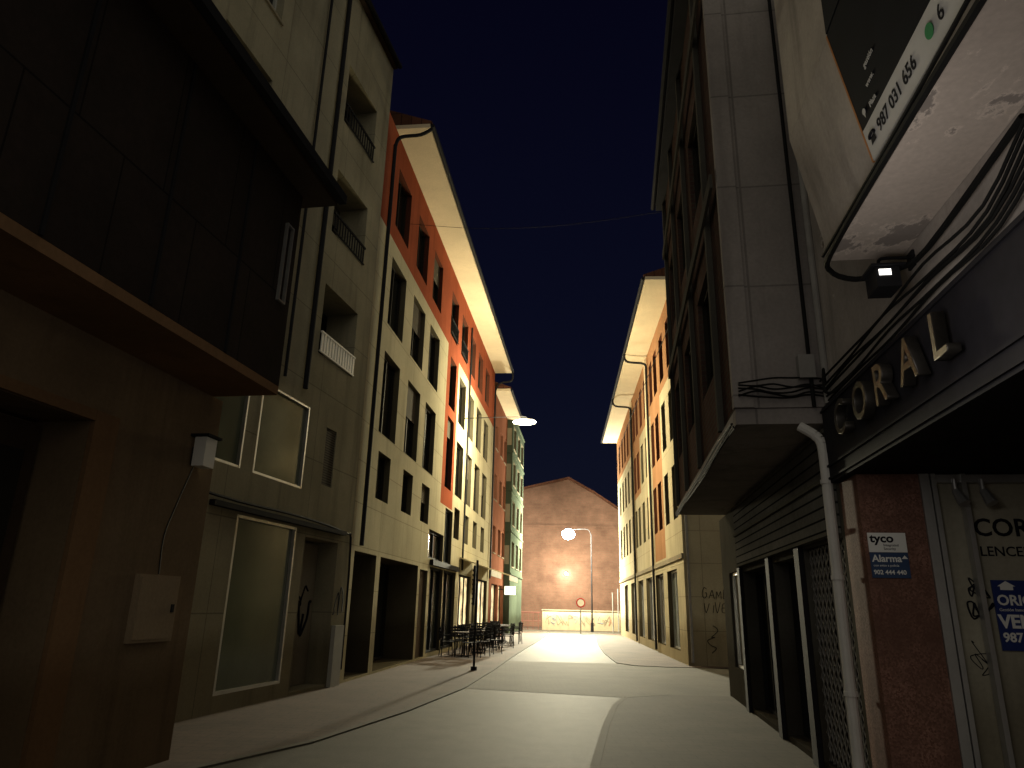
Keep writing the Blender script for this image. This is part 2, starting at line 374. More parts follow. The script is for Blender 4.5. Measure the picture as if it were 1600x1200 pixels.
m_=MB(); m_.fbox(FA,7.64,7.68,1.46,1.54,.062,.075); m_.obj('handle','dmetal',bx)
ul=thing('wall_lantern','square unlit wall fixture fixed high on brown pillar','wall lamp',FA.P(7.6,2.9,0))
m_=MB(); m_.fbox(FA,7.6,7.8,2.98,3.3,.06,.2); m_.obj('lamp_body','signw',ul)
m_=MB(); m_.fbox(FA,7.66,7.74,3.0,3.2,.002,.058); m_.fbox(FA,7.57,7.83,3.302,3.33,.02,.24); m_.obj('bracket','dmetal',ul)
m_=MB(); m_.tube([FA.P(7.7,2.98,.02),FA.P(7.5,2.5,.02),FA.P(7.4,2.2,.02),FA.P(7.42,1.83,.02)],.007); m_.obj('conduit','cable',A)
# ---------------------------------------------------------------- B beige
B=thing('beige_building','beige rendered apartment block with railed loggias and shop windows','building',(-4.6,10,0))
opsB=[(11.15,13.05,.25,2.88),(13.4,14.8,.07,2.75,.5),(11.4,13.05,3.58,5.15),(9.4,11.05,3.58,5.15),(13.8,14.25,3.8,4.95,.06)]
for z in (6.3,9.0,11.75): opsB+=[(13.1,14.7,z,z+1.5,.8),(9.0,10.4,z+.0,z+1.45)]
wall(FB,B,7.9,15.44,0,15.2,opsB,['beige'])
for z in (6.3,9.0,11.75):
    window(FB,B,13.15,14.65,z+.02,z+1.45,depth=.75,blind=.35 if z==9.0 else 0,sill=False)
    railing(FB,B,13.1,14.7,z+.02,z+.46,.03,'white' if z<7 else 'dmetal',12,r=.04 if z<7 else .012)
    window(FB,B,9.0,10.4,z,z+1.45,blind=.5,fr='wframe')
window(FB,B,11.15,13.05,.25,2.88,depth=.05,fr='alu',gl='glassg',cols=1,sill=False,t=.05,name='shop_window')
window(FB,B,11.4,13.05,3.58,5.15,depth=.05,fr='alu',gl='glassg',cols=1,sill=False,t=.04)
window(FB,B,9.4,11.05,3.58,5.15,depth=.05,fr='alu',gl='glassg',cols=1,sill=False,t=.04)
m_=MB(); m_.fbox(FB,13.8,14.25,3.8,4.95,-.05,-.02); m_.obj('vent_panel','blind',B)
m_=MB(); m_.fbox(FB,13.45,14.75,.08,2.7,-.45,-.4); d=m_.obj('door','trim',B)
eave(FB,B,7.9,15.44,15.2,.12,mats=('wood','tile'))
m_=MB(); m_.cyl(FB.P(12.65,5.4,.07),FB.P(12.65,15.1,.07),.05); m_.obj('downspout','dmetal',B)
m_=MB(); m_.cyl(FB.P(11.9,5.4,.07),FB.P(11.9,15.1,.07),.03); m_.obj('downspout','dmetal',B)
m_=MB(); m_.fbox(FB,10.4,14.95,2.92,3.0,.002,.10); m_.obj('canopy_ledge','dmetal',B)
m_=MB(); m_.tube([FB.P(9,3.12,.06),FB.P(11,3.06,.06),FB.P(13,3.07,.06),FB.P(14.9,2.98,.06),FB.P(15.3,2.7,.05),FB.P(15.35,.3,.05)],.025); m_.obj('cable','dmetal',B)
m_=MB(); m_.fbox(FB,14.85,15.25,.015,1.15,.003,.09); m_.obj('plinth','wframe',B)
def scribble(F,y,z,sy,sz,w,mat,parent,n=14,r=.012,seed=1):
    rn=random.Random(seed); m_=MB(); pts=[]
    for k in range(n):
        pts.append(F.P(y+sy*(k/n)+rn.uniform(-.12,.12)*sy,z+rn.uniform(0,1)*sz,w))
    m_.tube(pts,r,n=4,sub=5); return m_.obj('graffiti',mat,parent)
scribble(FB,13.55,.95,1.1,.7,-.398,'ink',B,seed=3,r=.034,n=16)
scribble(FB,13.6,1.5,1.0,.4,-.398,'ink',B,seed=9,r=.022,n=12)
scribble(FB,14.86,1.3,.45,.6,.001,'ink',B,n=11,seed=4,r=.015)
# ---------------------------------------------------------------- C cream / orange
C=thing('cream_orange_building','cream apartment block with orange top storey and deep pale eave','building',(-2.5,26,0))
colsC=[16.75,19.15,21.4,24.6,26.85,29.0,31.3,33.6]
opsC=[];winC=[]
for i,y in enumerate(colsC): winC.append((y,y+1.4,11.3,13.05))
for i,y in enumerate(colsC):
    if i==3: continue
    winC+= [(y,y+1.5,8.45,10.35),(y,y+1.5,5.6,7.7),(y+.15,y+1.25,4.0,5.15)]
winC+=[(24.9,26.1,8.6,10.5),(24.9,26.1,5.6,8.2)]
gr=[(15.75,17.4,.07,2.68,1.0),(17.75,21.7,.07,2.68,1.0),(21.95,23.0,.07,2.6),(23.3,25.4,.12,2.75),(25.5,27.8,.12,2.75),(22.9,25.2,3.0,3.9),(25.3,26.7,3.0,4.9),(28.5,31.4,.4,2.75),(31.9,32.9,.08,2.7),(33.2,36.4,.3,2.75)]
opsC=winC+gr
def zoneC(y,z): return 1 if (z>10.8 or (24.35<y<26.5 and z>4.95)) else 0
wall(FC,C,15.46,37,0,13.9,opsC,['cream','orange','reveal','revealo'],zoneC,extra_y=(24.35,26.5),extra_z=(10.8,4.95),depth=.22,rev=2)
for w_ in winC:
    window(FC,C,*w_,depth=.2,blind=random.choice([0,0,0,0,.25,0,.45,0]),sill=False)
m_=MB(); m_.fbox(FC,15.8,17.35,.08,2.65,-.95,-.9); m_.obj('door','slat',C)
m_=MB(); m_.fbox(FC,17.8,19.6,.08,2.65,-.95,-.9); m_.obj('door','wood',C)
window(FC,C,19.7,21.6,.1,2.65,depth=.9,sill=False,name='shop_window')
m_=MB(); m_.fbox(FC,21.97,22.98,.08,2.58,-.15,-.1); m_.obj('door','wood',C)
for (a,b_,c,d_) in ((23.3,25.4,.12,2.75),(25.5,27.8,.12,2.75),(22.9,25.2,3.0,3.9),(25.3,26.7,3.0,4.9)):
    window(FC,C,a,b_,c,d_,depth=.15,fr='dmetal',sill=False,t=.07,cols=2,name='shop_window')
window(FC,C,28.5,31.4,.4,2.75,depth=.15,fr='dmetal',gl='eshop',sill=False,t=.07,cols=3,name='shop_window')
m_=MB(); m_.fbox(FC,31.92,32.88,.09,2.68,-.15,-.1); m_.obj('door','frame',C)
window(FC,C,33.2,36.4,.3,2.75,depth=.15,fr='dmetal',gl='eshop',sill=False,t=.07,cols=3,name='shop_window')
eave(FC,C,16.2,37.1,13.9,.92)
m_=MB()
m_.cyl(FC.P(15.95,2.8,.08),FC.P(15.95,13.2,.08),.05); m_.tube([FC.P(15.95,13.15,.08),FC.P(15.97,13.45,.2),FC.P(16.1,13.6,.7),FC.P(16.2,13.85,.98)],.05)
m_.obj('downspout','dmetal',C)
m_=MB(); m_.cyl(FC.P(28.75,2.9,.08),FC.P(28.75,13.2,.08),.04); m_.obj('downspout','dmetal',C)
m_=MB(); m_.cyl(FC.P(36.8,2.9,.08),FC.P(36.8,12.9,.08),.05); m_.tube([FC.P(36.8,12.8,.08),FC.P(36.8,13.2,.3),FC.P(36.9,13.4,.95),FC.P(36.9,13.9,.98)],.05); m_.obj('downspout','dmetal',C)
m_=MB(); m_.cyl(FC.P(17.57,.01,-.25),FC.P(17.57,2.68,-.25),.16,n=16); m_.obj('column','wframe',C)
for y in (24.6,26.85):
    railing(FC,C,y,y+1.35,11.36,11.9,.05,'dmetal',10)
m_=MB(); m_.fbox(FC,23.2,28.0,2.80,2.97,.003,.12); m_.obj('sign_band','dmetal',C)
def awning(F,y0,y1,z,out,parent):
    m_=MB(); m_.hexa([F.P(y0,z,.02),F.P(y0,z-.45,out),F.P(y1,z-.45,out),F.P(y1,z,.02),F.P(y0,z+.04,.02),F.P(y0,z-.41,out),F.P(y1,z-.41,out),F.P(y1,z+.04,.02)])
    m_.fbox(F,y0,y1,z-.65,z-.455,out-.02,out)
    return m_.obj('awning','awn',parent)
awning(FC,28.4,31.6,3.35,1.3,C); awning(FC,33.0,36.7,3.35,1.5,C)
# ---------------------------------------------------------------- C2 red, C3 green
R2=thing('red_building','narrow red rendered apartment block with pale eave','building',(-.6,40,0))
ops=[(y,y+1.1,z,z+1.4) for y in (38,40.2,42.0) for z in (4.3,7.1,9.9)]
gr2=[(38,40.6,.3,2.7),(41,43,.3,2.7)]
wall(FC,R2,37.004,43.4,0,12.9,ops+gr2,['redwall'],back=8)
for o_ in ops: window(FC,R2,*o_,blind=random.choice([0,.5,.3]))
for o_ in gr2: window(FC,R2,*o_,gl='eshop',sill=False,name='shop_window')
eave(FC,R2,37.15,43.4,12.9,.85)
G3=thing('green_building','dull green apartment block with stacked bay windows','building',(.4,47,0))
F3=Fc(-4.78,.1128,'L')
ops=[(y,y+1.5,z,z+1.5) for y in (44.2,46.8,49.2) for z in (3.9,6.4,8.9,11.2)]
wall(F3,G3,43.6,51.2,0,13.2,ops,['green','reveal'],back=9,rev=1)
for o_ in ops: window(F3,G3,*o_,fr='wframe',gl='glassg',blind=random.choice([0,.4]))
m_=MB()
for z in (3.4,5.9,8.4,10.8,13.2): m_.fbox(F3,43.5,51.3,z,z+.1,-9,.06)
m_.obj('floor_band','green',G3)
Pn=F3.P(43.6,0,0)
for z in (4.0,6.5,9.0,11.3):
    m_=MB(); m_.box(Pn.x-.42,Pn.x-.08,Pn.y-.03,Pn.y+.14,z,z+1.1); m_.obj('end_window','trim',G3)
ss=thing('lit_shop_sign','small glowing white box sign projecting above a shop','sign',FC.P(41,2.2,0))
m_=MB(); m_.fbox(FC,41,41.15,2.2,2.65,.35,.95); m_.obj('sign_box','esign',ss)
m_=MB(); m_.fbox(FC,41.05,41.1,2.45,2.5,.002,.345); m_.obj('bracket','dmetal',ss)
# ---------------------------------------------------------------- E right cream
E=thing('cream_building','warm cream apartment block with orange top floor and golden eave','building',(6.5,35,0))
wE=[];gE=[]
ysE=[23.2,25.0,26.8,28.2,30.4,32.2,34.0,35.4,37.2,39.0,40.8,42.6,44.6]
for i,y in enumerate(ysE):
    for z in (4.5,7.2,9.9): wE.append((y,y+.95,z,z+1.8))
for y in (24.0,27.2,30.5,33.8,37.5,41.5): gE.append((y,y+2.2,.35,2.9))
def zoneE(y,z): return 1 if (z>9.55 or (26.3<y<29.2 and z>3.4) or (33.5<y<36.5 and z>6.9)) else 0
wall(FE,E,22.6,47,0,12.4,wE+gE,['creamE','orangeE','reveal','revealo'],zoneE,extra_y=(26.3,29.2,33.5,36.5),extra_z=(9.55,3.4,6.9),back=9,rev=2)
for w_ in wE: window(FE,E,*w_,blind=random.choice([0,0,0,.3,.6,0]),sill=False)
for i,w_ in enumerate(gE): window(FE,E,*w_,fr='alu',gl=['glassg','blind','glass'][i%3],sill=False,cols=3,name='shop_window')
eave(FE,E,21.9,47.2,12.4,.95)
for y in (29.4,36.6):
    m_=MB(); m_.cyl(FE.P(y,.1,.08),FE.P(y,11.7,.08),.05); m_.tube([FE.P(y,11.6,.08),FE.P(y,11.95,.15),FE.P(y,12.05,.9),FE.P(y,12.4,1.02)],.05); m_.obj('downspout','dmetal',E)
for y in (29.9,36.8):
    m_=MB(); m_.fbox(FE,y-.1,y+.15,3.32,12.3,.003,.10); m_.obj('pilaster','soffit',E)
m_=MB(); m_.fbox(FE,22.6,47,3.15,3.3,.003,.06); m_.obj('string_course','trim',E)
pE=FE.P(22.6,0,0); rt=-FE.n
org=pE+rt*.5-FE.d*.004
spray('GAMBA',org+Vector((0,0,1.95)),rt,.27,'ink',E,r=.011,seed=2)
spray('VIVE',org+Vector((0.03,0,1.55)),rt,.27,'ink',E,r=.011,seed=3)
m_=MB(); rn=random.Random(5)
m_.tube([org+Vector((0,0,1.75))+rt*(.1+.02*k)+Vector((0,0,-.6-.09*k+rn.uniform(-.05,.05))) + rt*rn.uniform(-.15,.3) for k in range(9)],.012,n=4); m_.obj('graffiti','ink',E)
m_=MB(); q=pE+rt*.12-FE.d*.06; m_.cyl(q+Vector((0,0,.1)),q+Vector((0,0,9)),.045); m_.obj('downspout','pipe',E)
# ---------------------------------------------------------------- D end building
D=thing('brick_gable_building','large windowless brick building with shallow gabled roof','building',(5,62,0))
prof=[(-10,0),(16,0),(16,6.6),(9.4,9.9),(7.4,11.2),(5.2,12.4),(-10,8.6)]
m_=MB(); m_.quad([(x,62,z) for x,z in prof]); m_.quad([(x,76,z) for x,z in prof][::-1])
for a,b_ in zip(prof[1:],prof[2:]+prof[:1]): m_.quad([(a[0],62,a[1]),(a[0],76,a[1]),(b_[0],76,b_[1]),(b_[0],62,b_[1])])
m_.obj('wall','dbrick',D)
m_=MB(); top=prof[2:]
for a,b_ in zip(top[:-1],top[1:]):
    m_.hexa([(b_[0],61.7,b_[1]+.01),(a[0],61.7,a[1]+.01),(a[0],76.2,a[1]+.01),(b_[0],76.2,b_[1]+.01),(b_[0],61.7,b_[1]+.2),(a[0],61.7,a[1]+.2),(a[0],76.2,a[1]+.2),(b_[0],76.2,b_[1]+.2)])
m_.obj('roof','tile',D)
m_=MB(); m_.box(-10,12,61.9,61.996,8.2,8.4); m_.obj('string_course','dbrick',D)
wl=thing('wall_lamp','small lit lamp on a bracket on the brick wall','lamp',(5.0,61.9,4.3))
m_=MB(); m_.sphere((4.95,61.4,4.3),.12); m_.obj('bulb','elamp',wl)
m_=MB(); m_.cyl((4.95,61.99,4.5),(4.95,61.4,4.5),.03); m_.cyl((4.95,61.4,4.46),(4.95,61.4,4.54),.2,.05); m_.obj('bracket','dmetal',wl)
LW=thing('low_wall','low yellow rendered boundary wall covered in graffiti','wall',(5.2,54.2,0))
m_=MB(); m_.box(2.6,8.3,54.1,54.35,0,1.35); m_.obj('wall','wallart',LW)
m_=MB(); m_.box(2.55,8.35,54.05,54.4,1.352,1.43); m_.obj('coping','trim',LW)
for k in range(12):
    rn=random.Random(20+k); m_=MB(); x0=2.8+k*.42
    m_.tube([(x0+rn.uniform(0,.5),54.095,.3+rn.uniform(0,.75)) for _ in range(7)],.02,n=4); m_.obj('graffiti',['inkf','inkb','inkf','inkr'][k%4],LW)
RF=thing('red_fence','dark red painted railing beside the low wall','fence',(1,54.2,0))
m_=MB()
for k in range(15): m_.cyl((-3+k*.38,54.2,.01),(-3+k*.38,54.2,1.2),.02,n=6)
m_.cyl((-3.1,54.2,1.2),(2.5,54.2,1.2),.03,n=6); m_.cyl((-3.1,54.2,.6),(2.5,54.2,.6),.02,n=6)
m_.obj('rail','fred',RF)
# ---------------------------------------------------------------- G right overhang building
G=thing('brick_overhang_building','dark brick apartment block with concrete end wall overhanging shops','building',(4,10.5,0))
W=.87
opsG=[(8.55,10.1,.08,2.25),(10.4,12.6,.08,2.25),(6.9,8.4,.08,2.3),(13.2,14.2,.6,2.3)]
wall(FR,G,6.8,15.1,0,3.42,opsG,['darkwall'],depth=.3,back=8,name='ground_floor_wall')
opg=[(y,y+1.35,z,z+1.5) for y in (8.3,10.5,12.6) for z in (4.5,7.3)]
wall(FR,G,7.0,14.3,3.62,10.6,opg,['gbrick'],w=W,back=.6+W,name='upper_wall')
for o_ in opg: window(FR,G,*o_,w=W,depth=.12,fr='frame',sill=False)
m_=MB(); m_.fbox(FR,6.95,14.35,3.45,3.615,-8,W+.03); m_.obj('overhang_slab','concrete',G)
m_=MB(); m_.fbox(FR,6.93,6.995,3.62,10.6,-.02,W-.16); m_.obj('end_wall_panel','concrete',G)
m_=MB(); m_.fbox(FR,6.90,6.995,3.62,10.6,W-.155,W+.05); m_.obj('corner_pilaster','concrete',G)
m_=MB(); m_.fbox(FR,7.0,15.1,3.625,10.6,-8,-.62); m_.obj('rear_wall','stainwall',G)
for y in (7.9,10.15,12.25,14.2):
    m_=MB(); m_.fbox(FR,y,y+.12,3.62,10.6,W+.003,W+.07); m_.obj('pilaster','darkwall',G)
for z in (6.35,9.2):
    m_=MB(); m_.fbox(FR,7.05,14.3,z,z+.18,W+.075,W+.11); m_.obj('floor_band','darkwall',G)
m_=MB(); m_.fbox(FR,6.8,14.5,10.604,10.8,-8,W+.2); m_.obj('eave','black',G)
m_=MB(); m_.cyl(FR.P(6.75,10.7,W+.26),FR.P(14.55,10.7,W+.26),.05,n=8); m_.obj('gutter','black',G)
window(FR,G,8.55,10.1,.08,2.25,depth=.25,fr='dmetal',cols=2,sill=False,name='shop_window')
window(FR,G,10.4,12.6,.08,2.25,depth=.25,fr='dmetal',cols=3,sill=False,name='shop_window')
window(FR,G,13.2,14.2,.6,2.3,depth=.1,fr='alu',gl='paper',cols=1,sill=False,name='shop_window')
m_=MB(); m_.fbox(FR,6.9,12.9,2.34,3.40,.004,.05); m_.obj('slat_panel','slat',G)
m_=MB()
for z in (2.34,2.87,3.34): m_.fbox(FR,6.9,12.9,z,z+.04,.052,.08)
m_.obj('panel_rail','darkwall',G)
for y in (8.42,10.15,12.65):
    m_=MB(); m_.fbox(FR,y,y+.22,.015,2.33,.004,.06); m_.obj('black_pillar','black',G)
m_=MB(); m_.fbox(FR,6.9,8.4,.08,2.3,-.28,-.25); gd=m_.obj('gate_backing','glass',G)
m_=MB(); n_=10; hz=2.2/16
for i in range(n_):
    for j in range(16):
        ya=6.92+i*.147; za=.09+j*hz
        m_.cyl(FR.P(ya,za,-.06),FR.P(ya+.147,za+hz,-.06),.006,n=4,caps=False); m_.cyl(FR.P(ya+.147,za,-.05),FR.P(ya,za+hz,-.05),.006,n=4,caps=False)
for i in range(n_+1): m_.cyl(FR.P(6.92+i*.147,.09,-.07),FR.P(6.92+i*.147,2.29,-.07),.007,n=4)
m_.obj('scissor_gate','pipe',G)
m_=MB(); m_.cyl(FR.P(6.78,.015,.12),FR.P(6.78,3.1,.12),.05,n=12); m_.tube([FR.P(6.78,3.05,.12),FR.P(6.8,3.25,.14),FR.P(6.86,3.4,.3)],.05,n=10)
for z in (.9,1.9,2.8): m_.cyl(FR.P(6.78,z,.12),FR.P(6.78,z+.04,.12),.06,n=12)
m_.obj('drainpipe','bannw',G)
m_=MB(); m_.cyl(FR.P(6.74,3.6,.03),FR.P(6.74,9,.03),.035,n=10); m_.obj('drainpipe','pipe',G)
m_=MB(); m_.cyl(FR.P(6.85,3.6,.14),FR.P(6.85,9,.14),.02); m_.obj('conduit','cable',G)
m_=MB()
for k in range(6):
    rn=random.Random(k); pts=[FR.P(6.88-.012*k,3.72+.03*k+rn.uniform(-.03,.03),W*(1-t)+.0) for t in (0,.2,.4,.6,.8,1)]
    m_.tube([p+Vector((0,0,rn.uniform(-.02,.02))) for p in pts],.01,n=5)
m_.obj('cable_bundle','cable',G)
m_=MB()
for k in range(4):
    rn=random.Random(40+k)
    m_.tube([FR.P(y,3.40+.02*k+rn.uniform(-.02,.02),W+.06+.01*k) for y in (6.9,8,9.5,11,12.5,14.3)],.01,n=5)
m_.obj('cable_bundle','cable',G)
m_=MB(); m_.fbox(FR,6.80,6.9,3.9,4.15,.10,.26); m_.obj('junction_box','pipe',G)
# ---------------------------------------------------------------- H near right shop
H=thing('stained_shop_building','stained white building over a closed shop with black fascia','building',(3.2,4,0))
m_=MB(); m_.fbox(FR,-2,6.79,3.56,9,-6,0); m_.obj('upper_wall','stainwall',H)
m_=MB(); m_.fbox(FR,-2,6.76,2.80,3.55,-1.9,.10); m_.obj('fascia','black',H)
m_=MB()
for z in (2.83,2.95,3.5): m_.fbox(FR,-2,6.76,z,z+.02,.102,.118)
m_.obj('fascia_trim','black',H)
m_=MB(); m_.fbox(FR,-1,4.72,4.15,4.22,.004,.52); m_.obj('peeling_soffit','peel',H)
m_=MB(); m_.fbox(FR,-1,4.72,4.224,5.24,.004,.52,tw0=.004,tw1=.70); m_.obj('flared_parapet','stainwall',H)
m_=MB(); m_.fbox(FR,-1,4.72,5.243,9,.004,.70); m_.obj('upper_bay','stainwall',H)
Q=FR.P(6.25,0,.02); rt=-FR.n ; out=-FR.d
def RP(a,z,w=0): return Q+rt*a+out*w+Vector((0,0,z))
def rbox(mb,a0,a1,z0,z1,w0,w1,mi=0):
    mb.hexa([RP(a0,z0,w0),RP(a1,z0,w0),RP(a1,z0,w1),RP(a0,z0,w1),RP(a0,z1,w0),RP(a1,z1,w0),RP(a1,z1,w1),RP(a0,z1,w1)],mi)
m_=MB(); rbox(m_,0,.52,.015,2.797,-.5,0); m_.obj('granite_pillar','granite',H)
m_=MB(); rbox(m_,.60,2.0,.3,2.797,-.10,-.07); sw=m_.obj('shop_window','paper',H)
m_=MB()
for a,wd in ((.522,.08),(.615,.04),(.86,.04)): rbox(m_,a,a+wd,.015,2.797,-.06,.02)
rbox(m_,.66,2.0,.25,.3,-.06,.01); rbox(m_,.66,2.0,2.72,2.79,-.06,.01)
m_.obj('frame','alu',sw)
m_=MB(); rbox(m_,.55,2.0,.015,.25,-.3,.0); m_.obj('plinth','granite',H)
m_=MB(); rbox(m_,2.0,2.1,.015,2.797,-.1,4.5); m_.obj('recess_wall','granite',H)
for a in (.78,1.0):
    m_=MB(); m_.cyl(RP(a,2.74,.06),RP(a,2.62,.06),.02); m_.cyl(RP(a-.0,2.64,.07),RP(a+.03,2.52,.12),.035,.05)
    m_.obj('spotlight','alu',sw)
text('CORAL',.21,RP(.93,2.27,-.066),rt,'ink',H,'lettering',bold=.004)
text('LENCERÍA',.115,RP(.95,2.10,-.066),rt,'ink',H,'lettering',bold=.001)
for k,(a,z,s_,r_) in enumerate(((.78,1.5,.22,.008),(.70,1.1,.25,.004),(.80,1.72,.17,.007))):
    rn=random.Random(60+k); m_=MB(); m_.tube([RP(a+rn.uniform(0,s_),z+rn.uniform(0,s_*1.2),-.067) for _ in range(12)],r_,n=4); m_.obj('graffiti','ink',H)
fs=thing('for_sale_sign','blue and white estate agent for-sale sign on shop window','sign',RP(1.02,1.36,-.05))
m_=MB(); rbox(m_,.99,1.57,1.34,1.90,-.064,-.05); m_.obj('panel','blue',fs)
text('ORIÓN',.115,RP(1.01,1.70,-.048),rt,'signw',fs,bold=.003)
text('Gestión Inmobiliaria',.035,RP(1.015,1.65,-.048),rt,'signw',fs)
text('VENDE',.145,RP(1.0,1.52,-.048),rt,'signw',fs,bold=.005)
text('98719',.10,RP(1.01,1.41,-.048),rt,'signw',fs,bold=.003)
m_=MB(); hx=1.10; m_.quad([RP(hx-.05,1.82,-.047),RP(hx+.05,1.82,-.047),RP(hx+.05,1.85,-.047),RP(hx+.07,1.85,-.047),RP(hx,1.893,-.047),RP(hx-.07,1.85,-.047),RP(hx-.05,1.85,-.047)]); m_.obj('house_logo','signw',fs)
al=thing('alarm_sign','small white and blue alarm notice on red granite pillar','sign',RP(.05,1.93,0))
m_=MB(); rbox(m_,.03,.34,2.115,2.28,.004,.012); m_.obj('upper_panel','signw',al)
m_=MB(); rbox(m_,.03,.34,1.90,2.113,.004,.012); m_.obj('lower_panel','navy',al)
text('tyco',.10,RP(.045,2.20,.013),rt,'ink',al,bold=.003,sx=1.1)
text('Integrated',.03,RP(.15,2.165,.013),rt,'ink',al); text('Security',.03,RP(.15,2.135,.013),rt,'ink',al)
text('Alarma',.082,RP(.045,2.035,.013),rt,'signw',al,bold=.002)
text('con aviso a policía',.028,RP(.05,1.995,.013),rt,'signw',al)
text('902 444 440',.052,RP(.045,1.93,.013),rt,'signw',al,bold=.001)
m_=MB(); m_.quad([RP(.285,2.06,.014),RP(.335,2.06,.014),RP(.31,2.09,.014)]); m_.obj('logo','signw',al)
rs=-FR.d
CL=thing('metal_letters','row of thick dull metal letters standing off black fascia','shop sign',FR.P(5.2,3.2,.1))
for k,ch in enumerate('CORAL'):
    y=6.06-k*.505
    text(ch,.43,FR.P(y,3.09,.17),rs,'chrome',CL,'letter',ext=.035,bold=.0,bev=.006)
def bw(z,o=0): return .52+.1732*(z-4.224)+o
def BP(y,z,o=.018): return FR.P(y,z,bw(z,o))
upb=(FR.n*.1732+Vector((0,0,1))).normalized()
BN=thing('estate_banner','black and white estate agent banner with phone number','banner',FR.P(3.6,4.3,.55))
def bpan(y0,y1,z0,z1,name,mat,o0=.004,o1=.015):
    m_=MB(); m_.fbox(FR,y0,y1,z0,z1,bw(z0,o0),bw(z0,o1),tw0=bw(z1,o0),tw1=bw(z1,o1)); return m_.obj(name,mat,BN)
bpan(1.2,3.62,4.475,5.238,'black_panel','bann'); bpan(1.2,3.62,4.26,4.473,'white_panel','bannw'); bpan(3.622,3.64,4.26,5.238,'orange_border','borange',.004,.016)
m_=MB(); m_.fbox(FR,1.2,3.62,5.246,5.9,.704,.716); m_.obj('black_panel','bann',BN)
text('987 031 656',.115,BP(3.44,4.33),rs,'ink',BN,sx=.95,bold=.001,up=upb)
text('6',.115,BP(2.62,4.33),rs,'ink',BN,up=upb)
text('Plaza',.05,BP(3.44,4.51),rs,'bannw',BN,up=upb)
text('www.',.05,BP(3.40,4.62),rs,'bannw',BN,up=upb)
text('gestión',.05,BP(3.35,4.72),rs,'bannw',BN,up=upb)
m_=MB(); c_=BP(3.525,4.33,.02)
m_.tube([c_+rs*x*.85+upb*z*.85 for x,z in ((-.045,.05),(-.03,.075),(.03,.075),(.045,.05))],.010,n=6); m_.quad([c_+rs*x*.85+upb*z*.85 for x,z in ((-.045,0),(.045,0),(.03,.055),(-.03,.055))]); m_.obj('telephone_icon','ink',BN)
nb=rs.cross(upb)
m_=MB(); c_=BP(2.71,4.37); m_.cyl(c_,c_+nb*.003,.04,n=20); m_.obj('messaging_icon','wgreen',BN)
m_=MB(); c_=BP(3.52,4.545); m_.cyl(c_,c_+nb*.003,.02,n=16); m_.quad([c_+rs*.018+nb*.003,c_-rs*.018+nb*.003,c_-upb*.045+nb*.003]); m_.obj('location_icon','bannw',BN)
for k in range(6):
    m_=MB(); rn=random.Random(80+k)
    m_.tube([FR.P(y,3.63+.035*k+rn.uniform(-.03,.03)+(.25 if y<3.2 else 0),.04+.012*k) for y in (1.5,2.6,3.4,4.2,5.0,5.8,6.7)],.011,n=5); m_.obj('cable','cable',H)
m_=MB(); m_.tube([FR.P(6.7,3.8,.05),FR.P(6.55,3.9,.1),FR.P(6.5,3.65,.12),FR.P(6.2,3.6,.08),FR.P(5.6,3.62,.08)],.014,n=5); m_.obj('cable','cable',H)
m_=MB(); m_.tube([FR.P(1.5,4.1,.56),FR.P(3,4.13,.56),FR.P(4.4,4.12,.56),FR.P(4.8,4.12,.5),FR.P(4.85,4.05,.3),FR.P(4.6,4.0,.1),FR.P(4.2,3.95,.05),FR.P(3.0,4.05,.05)],.022,n=6); m_.obj('cable','cable',H)
m_=MB(); m_.tube([FR.P(1.5,4.25,.57),FR.P(2.6,4.2,.56),FR.P(3.6,4.18,.56),FR.P(4.74,4.2,.55)],.012,n=6); m_.obj('cable','cable',H)
FL=thing('floodlight','small lit floodlight hanging from a bracket on stained wall','floodlight',FR.P(4.6,3.9,.1))
m_=MB(); m_.fbox(FR,4.45,4.66,3.80,3.95,.14,.30); m_.fbox(FR,4.43,4.68,3.955,3.97,.10,.33); m_.obj('housing','dmetal',FL)
m_=MB(); m_.fbox(FR,4.444,4.449,3.885,3.93,.20,.28); m_.obj('lens','eflood',FL)
m_=MB(); m_.tube([FR.P(4.55,3.98,.22),FR.P(4.55,4.06,.22),FR.P(4.55,4.06,.02)],.012); m_.fbox(FR,4.5,4.6,3.98,4.1,.002,.02); m_.obj('bracket','dmetal',FL)
# ---------------------------------------------------------------- lamps
SL=thing('street_lamp','tall street lamp with curved arm and glowing head','street lamp',(6.0,52,0))
m_=MB(); m_.cyl((6.0,52,.0),(6.0,52,6.7),.06,.04,n=12); m_.cyl((6,52,0),(6,52,.6),.11,.1,n=12); m_.obj('pole','dmetal',SL)
m_=MB(); m_.tube([(6.0,52,6.6),(5.8,52,7.0),(5.2,52,7.05),(4.5,52,6.98)],.025,n=8); m_.obj('arm','dmetal',SL)
m_=MB(); m_.cyl((4.35,52,7.04),(4.35,52,7.12),.25,.1,n=16); m_.obj('lamp_head','dmetal',SL)
m_=MB(); m_.sphere((4.35,52,6.66),.46,sz=.8,nu=24,nv=14); m_.obj('bulb','elamp',SL,True)
DL=thing('disc_lamp','round disc street luminaire on a wall bracket','street lamp',FC.P(28,8.8,0))
c_=Vector((.55,28,8.8))
m_=MB(); m_.cyl(c_,c_+Vector((0,0,.05)),.48,.46,n=32); m_.cyl(c_+Vector((0,0,.055)),c_+Vector((0,0,.13)),.4,.1,n=24); m_.obj('disc','white',DL)
m_=MB(); m_.cyl(c_-Vector((0,0,.02)),c_-Vector((0,0,.003)),.42,n=32); m_.obj('diffuser','edisc',DL)
m_=MB(); wq=FC.P(28.2,8.95,.0); m_.tube([wq,wq.lerp(c_+Vector((0,0,.25)),.5),c_+Vector((0,0,.22)),c_+Vector((0,0,.12))],.015); m_.obj('arm','dmetal',DL)
